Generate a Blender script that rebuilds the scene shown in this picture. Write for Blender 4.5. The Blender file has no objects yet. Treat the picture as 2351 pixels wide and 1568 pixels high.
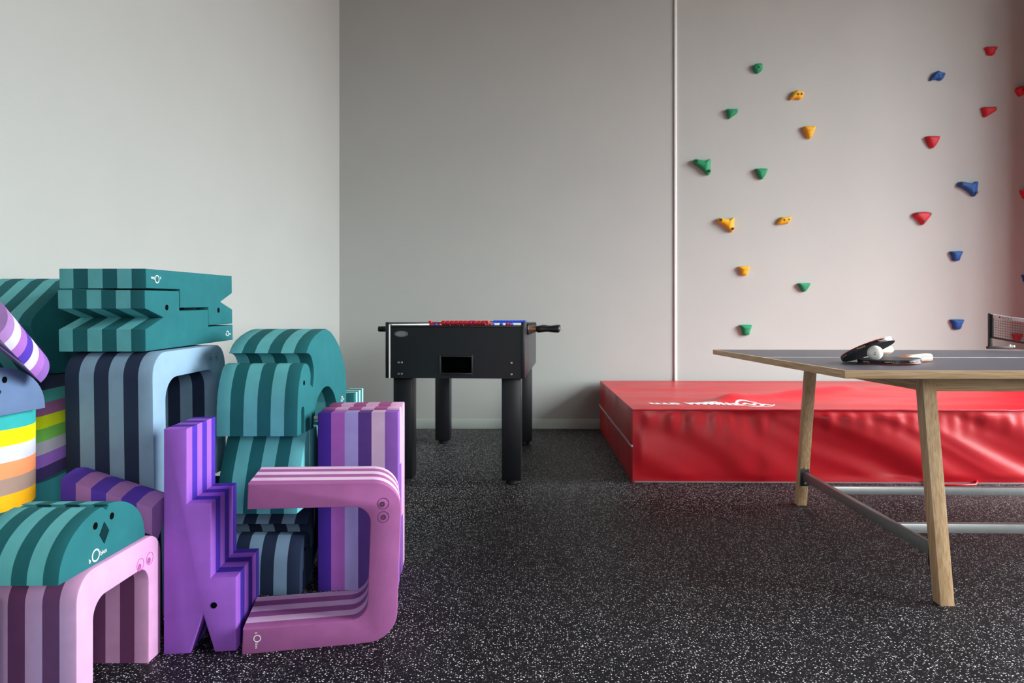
import bpy, bmesh, math, random
from mathutils import Vector, Matrix, noise
random.seed(7)
SC = bpy.context.scene
COL = SC.collection
R = math.radians
PI = math.pi

# ------------------------------------------------------------------ camera
CAM_H = 0.908
cd = bpy.data.cameras.new('camera'); cam = bpy.data.objects.new('camera', cd); COL.objects.link(cam)
cam.location = (0, 0, CAM_H); cam.rotation_euler = (PI/2, 0, 0)
cd.sensor_width = 36; cd.lens = 1560/2351*36
cd.shift_x = -21.5/2351; cd.shift_y = -46/2351
cd.clip_start = 0.05
cd.dof.use_dof = True; cd.dof.focus_distance = 2.1; cd.dof.aperture_fstop = 4.5
SC.camera = cam
# ------------------------------------------------------------------ world, light, exposure
w = bpy.data.worlds.new('world'); SC.world = w; w.use_nodes = True
wn_ = w.node_tree; bgn = wn_.nodes['Background']; bgn.inputs[1].default_value = 14.0
# plain overcast sky above the horizon, dark ground below it; it lights the room through the real window opening
_tc = wn_.nodes.new('ShaderNodeTexCoord'); _sx = wn_.nodes.new('ShaderNodeSeparateXYZ'); _rp = wn_.nodes.new('ShaderNodeValToRGB')
wn_.links.new(_tc.outputs['Generated'], _sx.inputs[0]); wn_.links.new(_sx.outputs['Z'], _rp.inputs['Fac'])
_e = _rp.color_ramp.elements; _e[0].position = 0.0; _e[0].color = (.10, .09, .085, 1); _e[1].position = .02; _e[1].color = (.41, .425, .44, 1)
_e2 = _rp.color_ramp.elements.new(1.0); _e2.color = (1.05, 1.09, 1.12, 1)      # overcast: three times brighter overhead than at the horizon
wn_.links.new(_rp.outputs['Color'], bgn.inputs[0])
pl_ = bpy.data.lights.new('window_portal', 'AREA'); pl_.shape = 'RECTANGLE'; pl_.size = 4.1; pl_.size_y = 4.3; pl_.cycles.is_portal = True
po_ = bpy.data.objects.new('window_portal', pl_); COL.objects.link(po_); po_.location = (6.45, 2.45, 2.35); po_.rotation_euler = (0, PI/2, 0)
p2_ = bpy.data.lights.new('rear_fill_portal', 'AREA'); p2_.shape = 'RECTANGLE'; p2_.size = 1.0; p2_.size_y = 1.2; p2_.cycles.is_portal = True  # portal of the fill window added behind the camera
po2_ = bpy.data.objects.new('rear_fill_portal', p2_); COL.objects.link(po2_); po2_.location = (1.7, -2.83, 1.8); po2_.rotation_euler = (PI/2, 0, 0)
vs = SC.view_settings
vs.view_transform = 'Standard'; vs.look = 'None'; vs.gamma = 1.0; vs.use_curve_mapping = False; vs.exposure = 2.06

# ------------------------------------------------------------------ materials
def srgb(h):
    c = [int(h[i:i+2], 16)/255 for i in (0, 2, 4)]
    return tuple(x/12.92 if x <= .04045 else ((x+.055)/1.055)**2.4 for x in c)
MATS = {}
def mat(name, col, rough=.6, metal=0, spec=.5, var=.0, vscale=20, bump=0, bscale=200, sheen=0, coat=0):
    if name in MATS: return MATS[name]
    if isinstance(col, str): col = srgb(col)
    m = bpy.data.materials.new(name); m.use_nodes = True; MATS[name] = m
    nt = m.node_tree; b = nt.nodes['Principled BSDF']
    b.inputs['Base Color'].default_value = (*col, 1); b.inputs['Roughness'].default_value = rough
    b.inputs['Metallic'].default_value = metal; b.inputs['Specular IOR Level'].default_value = spec
    b.inputs['Coat Weight'].default_value = coat
    tc = nt.nodes.new('ShaderNodeTexCoord')
    if var:
        n = nt.nodes.new('ShaderNodeTexNoise'); n.inputs['Scale'].default_value = vscale; n.inputs['Detail'].default_value = 4
        nt.links.new(tc.outputs['Object'], n.inputs['Vector'])
        r = nt.nodes.new('ShaderNodeValToRGB'); r.color_ramp.elements[0].position = .3; r.color_ramp.elements[1].position = .7
        r.color_ramp.elements[0].color = (*[c*(1-var) for c in col], 1)
        r.color_ramp.elements[1].color = (*[min(1, c*(1+var)) for c in col], 1)
        nt.links.new(n.outputs['Fac'], r.inputs['Fac']); nt.links.new(r.outputs['Color'], b.inputs['Base Color'])
    if bump:
        n2 = nt.nodes.new('ShaderNodeTexNoise'); n2.inputs['Scale'].default_value = bscale; n2.inputs['Detail'].default_value = 3
        nt.links.new(tc.outputs['Object'], n2.inputs['Vector'])
        bp = nt.nodes.new('ShaderNodeBump'); bp.inputs['Strength'].default_value = bump; bp.inputs['Distance'].default_value = .002
        nt.links.new(n2.outputs['Fac'], bp.inputs['Height']); nt.links.new(bp.outputs['Normal'], b.inputs['Normal'])
    return m
def foam(col): return mat('foam_'+(col if isinstance(col, str) else '%02x%02x%02x' % tuple(int(c*255) for c in col)), col, .8, spec=.25, var=.07, vscale=14, bump=.08, bscale=420)
def wood(name, axis):
    if name in MATS: return MATS[name]
    m = bpy.data.materials.new(name); m.use_nodes = True; MATS[name] = m
    nt = m.node_tree; b = nt.nodes['Principled BSDF']; b.inputs['Roughness'].default_value = .5
    tc = nt.nodes.new('ShaderNodeTexCoord'); mp = nt.nodes.new('ShaderNodeMapping')
    s = [60, 60, 60]; s[axis] = 2.5; mp.inputs['Scale'].default_value = s
    nt.links.new(tc.outputs['Object'], mp.inputs['Vector'])
    n = nt.nodes.new('ShaderNodeTexNoise'); n.inputs['Scale'].default_value = 3.0; n.inputs['Detail'].default_value = 5; n.inputs['Distortion'].default_value = .4
    nt.links.new(mp.outputs[0], n.inputs['Vector'])
    r = nt.nodes.new('ShaderNodeValToRGB'); e = r.color_ramp.elements
    e[0].position = .3; e[0].color = (*srgb('bf966a'), 1); e[1].position = .62; e[1].color = (*srgb('e4bf94'), 1)
    nt.links.new(n.outputs['Fac'], r.inputs['Fac']); nt.links.new(r.outputs['Color'], b.inputs['Base Color'])
    return m
def floor_mat():
    m = bpy.data.materials.new('rubber_floor_flecked'); m.use_nodes = True; nt = m.node_tree
    b = nt.nodes['Principled BSDF']; b.inputs['Roughness'].default_value = .58; b.inputs['Specular IOR Level'].default_value = .24
    tc = nt.nodes.new('ShaderNodeTexCoord')
    prev = None
    base = nt.nodes.new('ShaderNodeTexNoise'); base.inputs['Scale'].default_value = 2.2; base.inputs['Detail'].default_value = 5
    nt.links.new(tc.outputs['Object'], base.inputs['Vector'])
    rb = nt.nodes.new('ShaderNodeValToRGB'); e = rb.color_ramp.elements
    e[0].position = .35; e[0].color = (*srgb('0e0d11'), 1); e[1].position = .75; e[1].color = (*srgb('1b191f'), 1)
    nt.links.new(base.outputs['Fac'], rb.inputs['Fac']); prev = rb.outputs['Color']
    for sc, thr, rad, col in ((155, .55, .30, 'e8e6e9'), (260, .68, .32, '97949c'), (122, .80, .27, 'f8f6f8')):
        v = nt.nodes.new('ShaderNodeTexVoronoi'); v.inputs['Scale'].default_value = sc
        wn = nt.nodes.new('ShaderNodeTexNoise'); wn.inputs['Scale'].default_value = sc*2.2; wn.inputs['Detail'].default_value = 1
        nt.links.new(tc.outputs['Object'], wn.inputs['Vector']); nt.links.new(tc.outputs['Object'], v.inputs['Vector'])
        add = nt.nodes.new('ShaderNodeMath'); add.operation = 'MULTIPLY_ADD'; nt.links.new(wn.outputs['Fac'], add.inputs[0]); add.inputs[1].default_value = .5
        nt.links.new(v.outputs['Distance'], add.inputs[2])
        lt = nt.nodes.new('ShaderNodeMath'); lt.operation = 'LESS_THAN'; nt.links.new(add.outputs[0], lt.inputs[0]); lt.inputs[1].default_value = rad+.22
        sp = nt.nodes.new('ShaderNodeSeparateColor'); nt.links.new(v.outputs['Color'], sp.inputs[0])
        gt = nt.nodes.new('ShaderNodeMath'); gt.operation = 'GREATER_THAN'; nt.links.new(sp.outputs[0], gt.inputs[0]); gt.inputs[1].default_value = thr
        mu = nt.nodes.new('ShaderNodeMath'); mu.operation = 'MULTIPLY'; nt.links.new(lt.outputs[0], mu.inputs[0]); nt.links.new(gt.outputs[0], mu.inputs[1])
        mx = nt.nodes.new('ShaderNodeMix'); mx.data_type = 'RGBA'
        nt.links.new(mu.outputs[0], mx.inputs[0]); nt.links.new(prev, mx.inputs[6]); mx.inputs[7].default_value = (*srgb(col), 1)
        prev = mx.outputs[2]
    nt.links.new(prev, b.inputs['Base Color'])
    return m
M_WALL = mat('wall_paint_pale_grey', 'abaca9', .75, var=.015, vscale=3, bump=.12, bscale=300)
M_WARM = mat('wall_brown_brick_paint', '8a3a24', .8, var=.1, vscale=6)
M_CEIL = mat('ceiling_warm_timber', '77563c', .8, var=.1, vscale=4)
M_WHITE = mat('trim_white', 'efefec', .5, var=.02)
M_BASE = mat('baseboard_grey_green', 'b9c2bb', .55, var=.02)
M_BLACK = mat('black_laminate', '17171c', .36, var=.1, vscale=60, bump=.1)
M_RUBBER = mat('black_rubber', '0c0c0e', .5, var=.1)
M_STEEL = mat('brushed_steel', 'b8b9bb', .35, metal=1, var=.05, vscale=40)
M_STEELP = mat('grey_painted_steel', '9b9a98', .4, metal=.6, var=.05, vscale=30)
M_DARKST = mat('dark_steel', '4a4a4e', .4, metal=.8, var=.05)
M_RED = mat('red_vinyl', 'cc1022', .36, spec=.5, var=.06, vscale=5, bump=.1, bscale=500)
M_HOLE = mat('hollow_shade_black', '060809', .95, spec=.05, var=.1)  # near black that stands for the shade inside holes
M_LOGO = mat('white_print', 'f6f6f6', .6, var=.01)

# ------------------------------------------------------------------ mesh helpers
def mesh_obj(name, verts, faces, m, parent=None, smooth=None):
    me = bpy.data.meshes.new(name); me.from_pydata([tuple(v) for v in verts], [], faces); me.update()
    return link_mesh(name, me, m, parent, smooth)
def link_mesh(name, me, m, parent=None, smooth=None, recalc=True):
    if recalc:
        bm = bmesh.new(); bm.from_mesh(me); bmesh.ops.recalc_face_normals(bm, faces=bm.faces); bm.to_mesh(me); bm.free()
    if smooth is not None:
        me.shade_smooth(); me.set_sharp_from_angle(angle=R(smooth))
    if m: me.materials.append(m)
    o = bpy.data.objects.new(name, me); COL.objects.link(o)
    if parent: o.parent = parent
    return o
def empty(name, loc, rot=(0, 0, 0)):
    o = bpy.data.objects.new(name, None); COL.objects.link(o); o.location = loc; o.rotation_euler = rot
    o.empty_display_size = .05
    return o
def tag(o, label, cat, group=None):
    o['label'] = label; o['category'] = cat
    if group: o['group'] = group
    return o
def struct(o): o['kind'] = 'structure'; return o
BOXF = [(0,1,2,3),(7,6,5,4),(0,4,5,1),(1,5,6,2),(2,6,7,3),(3,7,4,0)]
def boxv(x0, x1, y0, y1, z0, z1):
    return [(x0,y0,z0),(x1,y0,z0),(x1,y1,z0),(x0,y1,z0),(x0,y0,z1),(x1,y0,z1),(x1,y1,z1),(x0,y1,z1)]
def bevel_me(me, off, seg=2, ang=30):
    bm = bmesh.new(); bm.from_mesh(me); bmesh.ops.recalc_face_normals(bm, faces=bm.faces)
    es = [e for e in bm.edges if len(e.link_faces) == 2 and e.calc_face_angle(0) > R(ang)]
    bmesh.ops.bevel(bm, geom=es, offset=off, segments=seg, affect='EDGES', profile=.5)
    bm.to_mesh(me); bm.free()
def box(name, x0, x1, y0, y1, z0, z1, m, parent=None, bev=0):
    me = bpy.data.meshes.new(name); me.from_pydata(boxv(x0,x1,y0,y1,z0,z1), [], BOXF)
    if bev: bevel_me(me, bev)
    return link_mesh(name, me, m, parent, 40 if bev else None)
def hexa(name, v8, m, parent=None, bev=0):
    me = bpy.data.meshes.new(name); me.from_pydata([tuple(v) for v in v8], [], BOXF)
    if bev: bevel_me(me, bev)
    return link_mesh(name, me, m, parent, 40 if bev else None)
def lathe(name, prof, origin, axis, m, parent=None, n=24, smooth=40):
    # prof: list of (t along axis, radius)
    a = Vector(axis).normalized(); t = Vector((0,0,1)) if abs(a.z) < .9 else Vector((1,0,0))
    p = a.cross(t).normalized(); q = a.cross(p); o = Vector(origin)
    vs_, fs = [], []
    for (s, r) in prof:
        for k in range(n):
            th = 2*PI*k/n; vs_.append(o + a*s + (p*math.cos(th) + q*math.sin(th))*r)
    for i in range(len(prof)-1):
        for k in range(n):
            fs.append((i*n+k, i*n+(k+1) % n, (i+1)*n+(k+1) % n, (i+1)*n+k))
    fs.append(tuple(range(n))); fs.append(tuple(range((len(prof)-1)*n, len(prof)*n)))
    return mesh_obj(name, vs_, fs, m, parent, smooth)
def cyl(name, p0, p1, r, m, parent=None, n=16):
    d = Vector(p1)-Vector(p0); L = d.length; b = min(r*.15, L*.2)
    return lathe(name, [(0, r-b), (b, r), (L-b, r), (L, r-b)], p0, d, m, parent, n)
def tube(name, pts, r, m, parent=None, n=8):
    vs_, fs = [], []; pts = [Vector(p) for p in pts]
    for i, p in enumerate(pts):
        d = (pts[min(i+1, len(pts)-1)] - pts[max(i-1, 0)]).normalized()
        t = Vector((0,0,1)) if abs(d.z) < .9 else Vector((1,0,0))
        a = d.cross(t).normalized(); b = d.cross(a)
        for k in range(n): vs_.append(p + (a*math.cos(2*PI*k/n) + b*math.sin(2*PI*k/n))*r)
    for i in range(len(pts)-1):
        for k in range(n): fs.append((i*n+k, i*n+(k+1) % n, (i+1)*n+(k+1) % n, (i+1)*n+k))
    fs.append(tuple(range(n))); fs.append(tuple(range((len(pts)-1)*n, len(pts)*n)))
    return mesh_obj(name, vs_, fs, m, parent, 60)
_txt = {}
def text_geo(s):
    if s in _txt: return _txt[s]
    c = bpy.data.curves.new('t', 'FONT'); c.body = s; c.size = 1; c.resolution_u = 3; c.align_x = 'LEFT'
    o = bpy.data.objects.new('t', c); COL.objects.link(o)
    dg = bpy.context.evaluated_depsgraph_get()
    me = bpy.data.meshes.new_from_object(o.evaluated_get(dg))
    vs_ = [(v.co.x, v.co.y) for v in me.vertices]; fs = [tuple(p.vertices) for p in me.polygons]
    bpy.data.objects.remove(o); bpy.data.curves.remove(c); bpy.data.meshes.remove(me)
    _txt[s] = (vs_, fs); return _txt[s]

# ------------------------------------------------------------------ foam toy builders
def arc(cx, cy, r, a0, a1, n=8, ry=None):
    ry = r if ry is None else ry
    return [(cx + r*math.cos(R(a0+(a1-a0)*i/n)), cy + ry*math.sin(R(a0+(a1-a0)*i/n))) for i in range(n+1)]
def layers(parent, prof, T, cols, bev=.004, smooth=25, name='foam_layer'):
    """extrude the profile (u, v) -> local (x, z) along +y in len(cols) glued layers; the first is the front face"""
    n = len(cols); N = len(prof)
    for i, c in enumerate(cols):
        y0, y1 = T*i/n, T*(i+1)/n
        vs_ = [(u, y0, v) for u, v in prof] + [(u, y1, v) for u, v in prof]
        fs = [tuple(range(N)), tuple(range(2*N-1, N-1, -1))] + [(k, (k+1) % N, N+(k+1) % N, N+k) for k in range(N)]
        me = bpy.data.meshes.new(name); me.from_pydata(vs_, [], fs)
        bm = bmesh.new(); bm.from_mesh(me); bmesh.ops.recalc_face_normals(bm, faces=bm.faces)
        if bev and i in (0, n-1):
            yy = y0 if i == 0 else y1
            es = [e for e in bm.edges if all(abs(v.co.y-yy) < 1e-6 for v in e.verts)]
            bmesh.ops.bevel(bm, geom=es, offset=bev, segments=2, affect='EDGES', profile=.5, clamp_overlap=True)
        bm.to_mesh(me); bm.free()
        link_mesh(name, me, foam(c), parent, smooth, recalc=False)
def poly_part(name, parent, pts, m, y=-.0012, depth=.0015):
    n = len(pts)
    vs_ = [(u, y, v) for u, v in pts] + [(u, y+depth, v) for u, v in pts]
    fs = [tuple(range(n)), tuple(range(2*n-1, n-1, -1))] + [(k, (k+1) % n, n+(k+1) % n, n+k) for k in range(n)]
    return mesh_obj(name, vs_, fs, m, parent)
def ring_part(name, parent, u, v, r0, r1, m, y=-.0012, n=28, rx=1.0):
    vs_, fs = [], []
    for k in range(n):
        c, s = math.cos(2*PI*k/n), math.sin(2*PI*k/n)
        vs_ += [(u+r0*c*rx, y, v+r0*s), (u+r1*c*rx, y, v+r1*s), (u+r1*c*rx, .0004, v+r1*s), (u+r0*c*rx, .0004, v+r0*s)]
    for k in range(n):
        a, b = 4*k, 4*((k+1) % n)
        fs += [(a, b, b+1, a+1), (a+1, b+1, b+2, a+2), (a+3, a, b, b+3)] if False else [(a, a+1, b+1, b), (a+1, a+2, b+2, b+1), (a+3, a, b, b+3)]
    return mesh_obj(name, vs_, fs, m, parent)
def hole_eye(parent, u, v, r):
    """a drilled eye drawn as a flat disc, shade of the hole put into its colour"""
    poly_part('eye', parent, arc(u, v, r, 0, 340, 17), M_HOLE, y=-.0008, depth=.001)
def ring_eye(parent, u, v, r, col, pc=(.2, -.1)):
    m = mat('eye_groove_shade_'+col, col, .9, var=.05)  # groove shade is put into the colour of a flat ring
    e = ring_part('eye', parent, u, v, r*.92, r, m, y=-.0006)
    ring_part('pupil', e, u+pc[0]*r, v+pc[1]*r, r*.12, r*.46, m, y=-.0008)
def logo(parent, u, v, D, rot=0, flip=1):
    """white ring with small letters on both sides: b O bles"""
    vs_, fs = [], []
    def put(vv, ff, s, dx, dy):
        o = len(vs_)
        vs_.extend([(x*s+dx, y*s+dy) for x, y in vv]); fs.extend([tuple(i+o for i in f) for f in ff])
    n = 28; vv = []; ff = []
    for k in range(n):
        c, s = math.cos(2*PI*k/n), math.sin(2*PI*k/n); vv += [(.5*c, .5*s), (.38*c, .38*s)]
    for k in range(n): a, b = 2*k, 2*((k+1) % n); ff.append((a, b, b+1, a+1))
    put(vv, ff, D, 0, 0)
    tv, tf = text_geo('b'); put(tv, tf, D*.52, -.88*D, -.32*D)
    tv, tf = text_geo('bles'); put(tv, tf, D*.52, .56*D, -.26*D)
    c, s = math.cos(R(rot)), math.sin(R(rot))
    return mesh_obj('logo', [(u+(x*c-y*s)*flip, -.0013, v+x*s+y*c) for x, y in vs_], fs, M_LOGO, parent)
def croc_lying(L, W):
    return [(0,0), (L,0), (L,.32*W), (2*L/3,.32*W), (2*L/3,.65*W), (L/3,.65*W), (L/3,W), (0,W), (0,.70*W), (.166*L,.54*W), (0,.36*W)]
def bridge_prof(S, H, t, Rr, r, tt=None):
    tt = tt or t
    p = [(0,0)] + arc(Rr, H-Rr, Rr, 180, 90) + arc(S-Rr, H-Rr, Rr, 90, 0) + [(S,0), (S-t,0)]
    p += arc(S-t-r, H-tt-r, r, 0, 90) + arc(t+r, H-tt-r, r, 90, 180) + [(t,0)]
    return p
def chick_prof(L, H, dip=.10):
    h = L/2; p = []
    for i in range(17):
        a = PI - (PI*.46)*i/16
        p.append((h + h*math.cos(a), H*min(1, math.sin(a))**.92))
    p += [(h-.010, H*(1-dip*.35)), (h, H*(1-dip)), (h+.010, H*(1-dip*.35))]
    for i in range(17):
        a = PI*.46 - (PI*.46)*i/16
        a = PI*.46*(1-i/16) + 0
        p.append((h + h*math.cos(a*1.0 + PI*.04*(a/(PI*.46))), H*min(1, math.sin(a + PI*.04*(a/(PI*.46))))**.92))
    return p
def barrel_prof(L, H, b, p=2.0, n=10):
    l = [(b*(i/n)**p, H*i/n) for i in range(n+1)]
    return l + [(L-u, v) for u, v in reversed(l)]
def alt(a, b, n=6): return [a if i % 2 == 0 else b for i in range(n)]
def chick(name, loc, rot, L, H, T, cols, label, eyec=M_HOLE, logo_on=True, group=None):
    t = empty(name, loc, rot); layers(t, chick_prof(L, H), T, cols)
    hole_eye(t, L*.375, H*.70, .0085); hole_eye(t, L*.565, H*.74, .0085)
    poly_part('beak', t, [(L*.475, H*.70), (L*.53, H*.50), (L*.475, H*.30), (L*.42, H*.50)], mat('beak_dark_teal', '0d2c30', .95, spec=.05, var=.05))
    if logo_on: logo(t, L*.375, H*.17, .030, 4)
    return tag(t, label, 'foam toy', group)
GRP = 'striped foam animals heaped by the left wall'

# ================================================================== THE ROOM
YB = 5.75
def quad_wall(name, p0, p1, z0, z1, th, m):
    # vertical wall slab between plan points p0 -> p1, thickened to the left of the direction
    d = (Vector(p1)-Vector(p0)).normalized(); n = Vector((-d.y, d.x))*th
    a, b = Vector(p0), Vector(p1); c, e = b+n, a+n
    return struct(hexa(name, [(a.x,a.y,z0),(b.x,b.y,z0),(c.x,c.y,z0),(e.x,e.y,z0),(a.x,a.y,z1),(b.x,b.y,z1),(c.x,c.y,z1),(e.x,e.y,z1)], m))
XR = 6.2; YF = -2.6; ZC = 4.8
struct(box('floor', -3.0, 6.8, YF-.2, YB+.3, -.1, 0, floor_mat()))
struct(box('ceiling', -3.0, 6.8, YF-.2, YB+.3, ZC, ZC+.1, M_CEIL))
struct(box('wall_back', -1.6, 4.64, YB, YB+.2, 0, ZC, M_WALL))
LW0 = (-1.54, YB); LW1 = (-1.54-.118*(YB-YF), YF)
quad_wall('wall_left', LW1, (LW0[0]+.118*.0, YB), 0, ZC, .2, M_WALL)
# right wall, brown, with the big window opening that lights the room
wr = struct(box('wall_right_shade_return', 4.64, XR+.2, 4.6, YB, 0, ZC, M_WARM))  # unseen return, shaped to shade the right end of the back wall
for nm, y0, y1, z0, z1 in (('wall_right_pier', YF, .3, 0, ZC), ('wall_right_sill', .3, 4.6, 0, .3), ('wall_right_lintel', .3, 4.6, 4.4, ZC)):
    struct(box(nm, XR, XR+.2, y0, y1, z0, z1, M_WARM))
M_FRAME = mat('window_frame_grey', '55575a', .5, var=.03)
m = bpy.data.materials.new('window_glass'); m.use_nodes = True; nt = m.node_tree
for n in list(nt.nodes): nt.nodes.remove(n)
out = nt.nodes.new('ShaderNodeOutputMaterial'); mx = nt.nodes.new('ShaderNodeMixShader'); tr = nt.nodes.new('ShaderNodeBsdfTransparent'); gl = nt.nodes.new('ShaderNodeBsdfGlossy')
tr.inputs[0].default_value = (.95, .97, .96, 1); gl.inputs['Roughness'].default_value = .02; mx.inputs[0].default_value = .06
nt.links.new(tr.outputs[0], mx.inputs[1]); nt.links.new(gl.outputs[0], mx.inputs[2]); nt.links.new(mx.outputs[0], out.inputs[0])
M_GLASS = m
def window(name, axis, a0, a1, z0, z1, pos, n):
    t = struct(empty(name, (0, 0, 0)))
    def bar(nm, u0, u1, w0, w1, mm, th=.06):
        if axis == 'y': return box(nm, pos, pos+th, u0, u1, w0, w1, mm, t)
        return box(nm, u0, u1, pos, pos+th, w0, w1, mm, t)
    bar('frame_rail', a0, a1, z0, z0+.06, M_FRAME); bar('frame_rail', a0, a1, z1-.06, z1, M_FRAME)
    for i in range(n+1):
        c = a0 + (a1-a0)*i/n; c = min(max(c, a0+.03), a1-.03); bar('mullion', c-.03, c+.03, z0+.06, z1-.06, M_FRAME)
    for i in range(n):
        u0 = a0+(a1-a0)*i/n+.03+(.03 if i == 0 else 0); u1 = a0+(a1-a0)*(i+1)/n-.03-(.03 if i == n-1 else 0)
        bar('pane', u0, u1, z0+.06, z1-.06, M_GLASS, .008)
window('window_1', 'y', .3, 4.6, .3, 4.4, XR+.08, 4)
# wall behind the camera with a smaller window added as fill light
for nm, x0, x1, z0, z1 in (('wall_front', -3.0, 1.2, 0, ZC), ('wall_front_pier', 2.2, XR+.2, 0, ZC), ('wall_front_sill', 1.2, 2.2, 0, 1.2), ('wall_front_lintel', 1.2, 2.2, 2.4, ZC)):
    struct(box(nm, x0, x1, YF-.2, YF, z0, z1, M_WALL))
window('fill_window', 'x', 1.2, 2.2, 1.2, 2.4, YF-.12, 2)
struct(box('baseboard_back', -1.5, 4.64, YB-.014, YB-.0005, 0, .085, M_BASE, bev=.004))
struct(box('trim_1', 1.292, 1.314, YB-.014, YB-.0005, .085, ZC, M_WHITE, bev=.005))  # joint strip; its lit edge is put into a whiter colour

# ================================================================== RED CRASH MAT
MX, MY, MZ = 3.74, 1.86, .4125
mt = empty('crash_mat', (.628, 3.835, 0), (0, 0, R(-1.0)))
tag(mt, 'thick red vinyl crash mat lying under the climbing wall', 'crash mat')
def grid(name, nu, nv, fn, m, parent, smooth=60):
    vs_ = [fn(i/nu, j/nv) for j in range(nv+1) for i in range(nu+1)]
    fs = [(j*(nu+1)+i, j*(nu+1)+i+1, (j+1)*(nu+1)+i+1, (j+1)*(nu+1)+i) for j in range(nv) for i in range(nu)]
    return mesh_obj(name, vs_, fs, m, parent, smooth)
def sm(a, b, x): t = min(1, max(0, (x-a)/(b-a))); return t*t*(3-2*t)
def front_d(x, z):
    s = z/MZ
    win = sm(0, .12, s)*sm(1.0, .90, s)*sm(0, .05, x)
    # long diagonal folds running down to the right + small puckers at the seam
    q = x*1.0 + (z-.2)*1.9
    amp = .35+.65*sm(.4, 1.5, x)
    q += .25*noise.noise(Vector((x*1.3, z*2.0, 7.7)))
    f = noise.noise(Vector((q*2.3, z*1.2, 1.3)))*1.2 + .35*noise.noise(Vector((q*5.0, z*2.5, 5.1)))
    f2 = noise.noise(Vector((x*16, z*3, 9.))) * sm(.55, .95, s)
    return win*(.034*amp*f + .010*f2) + .012*win*math.sin(s*PI)
def top_d(x, y):
    win = sm(0, .10, y)*sm(MY, MY-.12, y)*sm(0, .1, x)
    f = noise.noise(Vector((x*1.0, y*3.2, 3.))) * .020 + noise.noise(Vector((x*2.2, y*7, 8.)))*.006
    ridge = .034*math.exp(-((y-.42-.62*(x-.70))/.07)**2)*sm(.40, .75, x)*sm(2.4, 1.5, x)
    flap = .022*math.exp(-((x-.66)/.13)**2-((y-.40)/.10)**2)
    return win*(f+ridge+flap)
grid('front_panel', 260, 34, lambda u, v: (u*MX, -front_d(u*MX, v*MZ), v*MZ), M_RED, mt)
grid('top_panel', 150, 90, lambda u, v: (u*MX, v*MY, MZ+top_d(u*MX, v*MY)), M_RED, mt)
grid('side_panel', 60, 14, lambda u, v: (-(.010*noise.noise(Vector((u*9, v*.8, 2.)))+.006)*sm(0,.1,v)*sm(1,.9,v)*sm(0,.05,u)*sm(1,.95,u), u*MY, v*MZ), M_RED, mt)
mesh_obj('back_panel', [(0,MY,0),(MX,MY,0),(MX,MY,MZ),(0,MY,MZ),(MX,0,0),(MX,0,MZ),(0,0,0)], [(0,1,2,3),(1,4,5,2),(6,4,1,0)], M_RED, mt)
tube('seam_piping', [(x*MX/60, -.002, MZ-.002+.003*noise.noise(Vector((x*.9, 0, 0)))) for x in range(61)], .005, mat('red_piping', 'd02038', .4, var=.05), mt)
M_CORD = mat('grey_pink_zip', 'b3a0a6', .6, var=.05)
tube('zip', [(-.011, MY-.02, .215), (-.012, MY*.6, .213), (-.012, MY*.3, .212), (-.011, .10, .212), (-.010, .04, .206), (-.004, -.008, .207)], .0065, M_CORD, mt)
box('base_edge', .01, MX-.02, -.006, .0, .001, .007, mat('pale_base_sheet', '9a8f92', .7, var=.05), mt)
# carrying strap poking out at the bottom of the front
tube('strap', [(1.62, -.004, .012), (1.68, -.05, .006), (1.80, -.06, .006), (1.88, -.05, .007), (1.92, -.004, .014)], .006, M_RED, mt)
# worn white lettering and oval emblem on the top sheet (unreadable in the foreshortening)
def top_pt(x, y, dz=.0025): return (x, y, MZ+top_d(x, y)+dz)
def top_stroke(name, pts, wd, parent=mt):
    vs_ = []; fs = []
    P = []
    for a, b in zip(pts[:-1], pts[1:]):
        for k in range(6): P.append((a[0]+(b[0]-a[0])*k/6, a[1]+(b[1]-a[1])*k/6))
    P.append(pts[-1])
    for i, p in enumerate(P):
        a = P[max(i-1, 0)]; b = P[min(i+1, len(P)-1)]; d = Vector((b[0]-a[0], b[1]-a[1])).normalized(); n = Vector((-d.y, d.x))*wd/2
        vs_ += [top_pt(p[0]+n.x, p[1]+n.y), top_pt(p[0]-n.x, p[1]-n.y)]
    for i in range(len(P)-1): fs.append((2*i, 2*i+1, 2*i+3, 2*i+2))
    return vs_, fs
lv, lf = [], []
def addst(pts, wd=.022):
    v, f = top_stroke('x', [(.14+(x-.14)*.72, y) for x, y in pts], wd); o = len(lv); lv.extend(v); lf.extend([tuple(i+o for i in q) for q in f])
y0, y1 = .14, .27
for i, x in enumerate((.14, .19, .25, .31)):
    addst([(x, y0), (x, y1)]); addst([(x, y0+.01), (x+.045, y0+.01)], .026)
addst([(.34, y1), (.355, y0+.03)])
for i, x in enumerate((.43, .49, .545, .60, .65)):
    addst([(x, y1), (x+.02, y0)]); addst([(x+.02, y0+.02*(i % 2)), (x+.05, y1-.02)]); addst([(x, y1-.01), (x+.05, y1-.01)], .02)
for i, x in enumerate((.72, .775, .83)):
    addst([(x, y0), (x, y1-.02)]); addst([(x, y0+.012), (x+.045, y0+.012)], .024); addst([(x, y1-.05), (x+.04, y1-.05)], .018)
addst([(.96+.10*math.cos(a*PI/9), .235+.095*math.sin(a*PI/9)) for a in range(19)], .016)
addst([(.90, .21), (.94, .27), (.98, .20), (1.02, .27)], .02)
addst([(1.04, .20), (1.09, .25), (1.14, .20)], .02); addst([(.90, .12), (1.02, .12), (1.10, .16), (1.17, .24)], .012)
mesh_obj('lettering', lv, lf, M_LOGO, mt)

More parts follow.
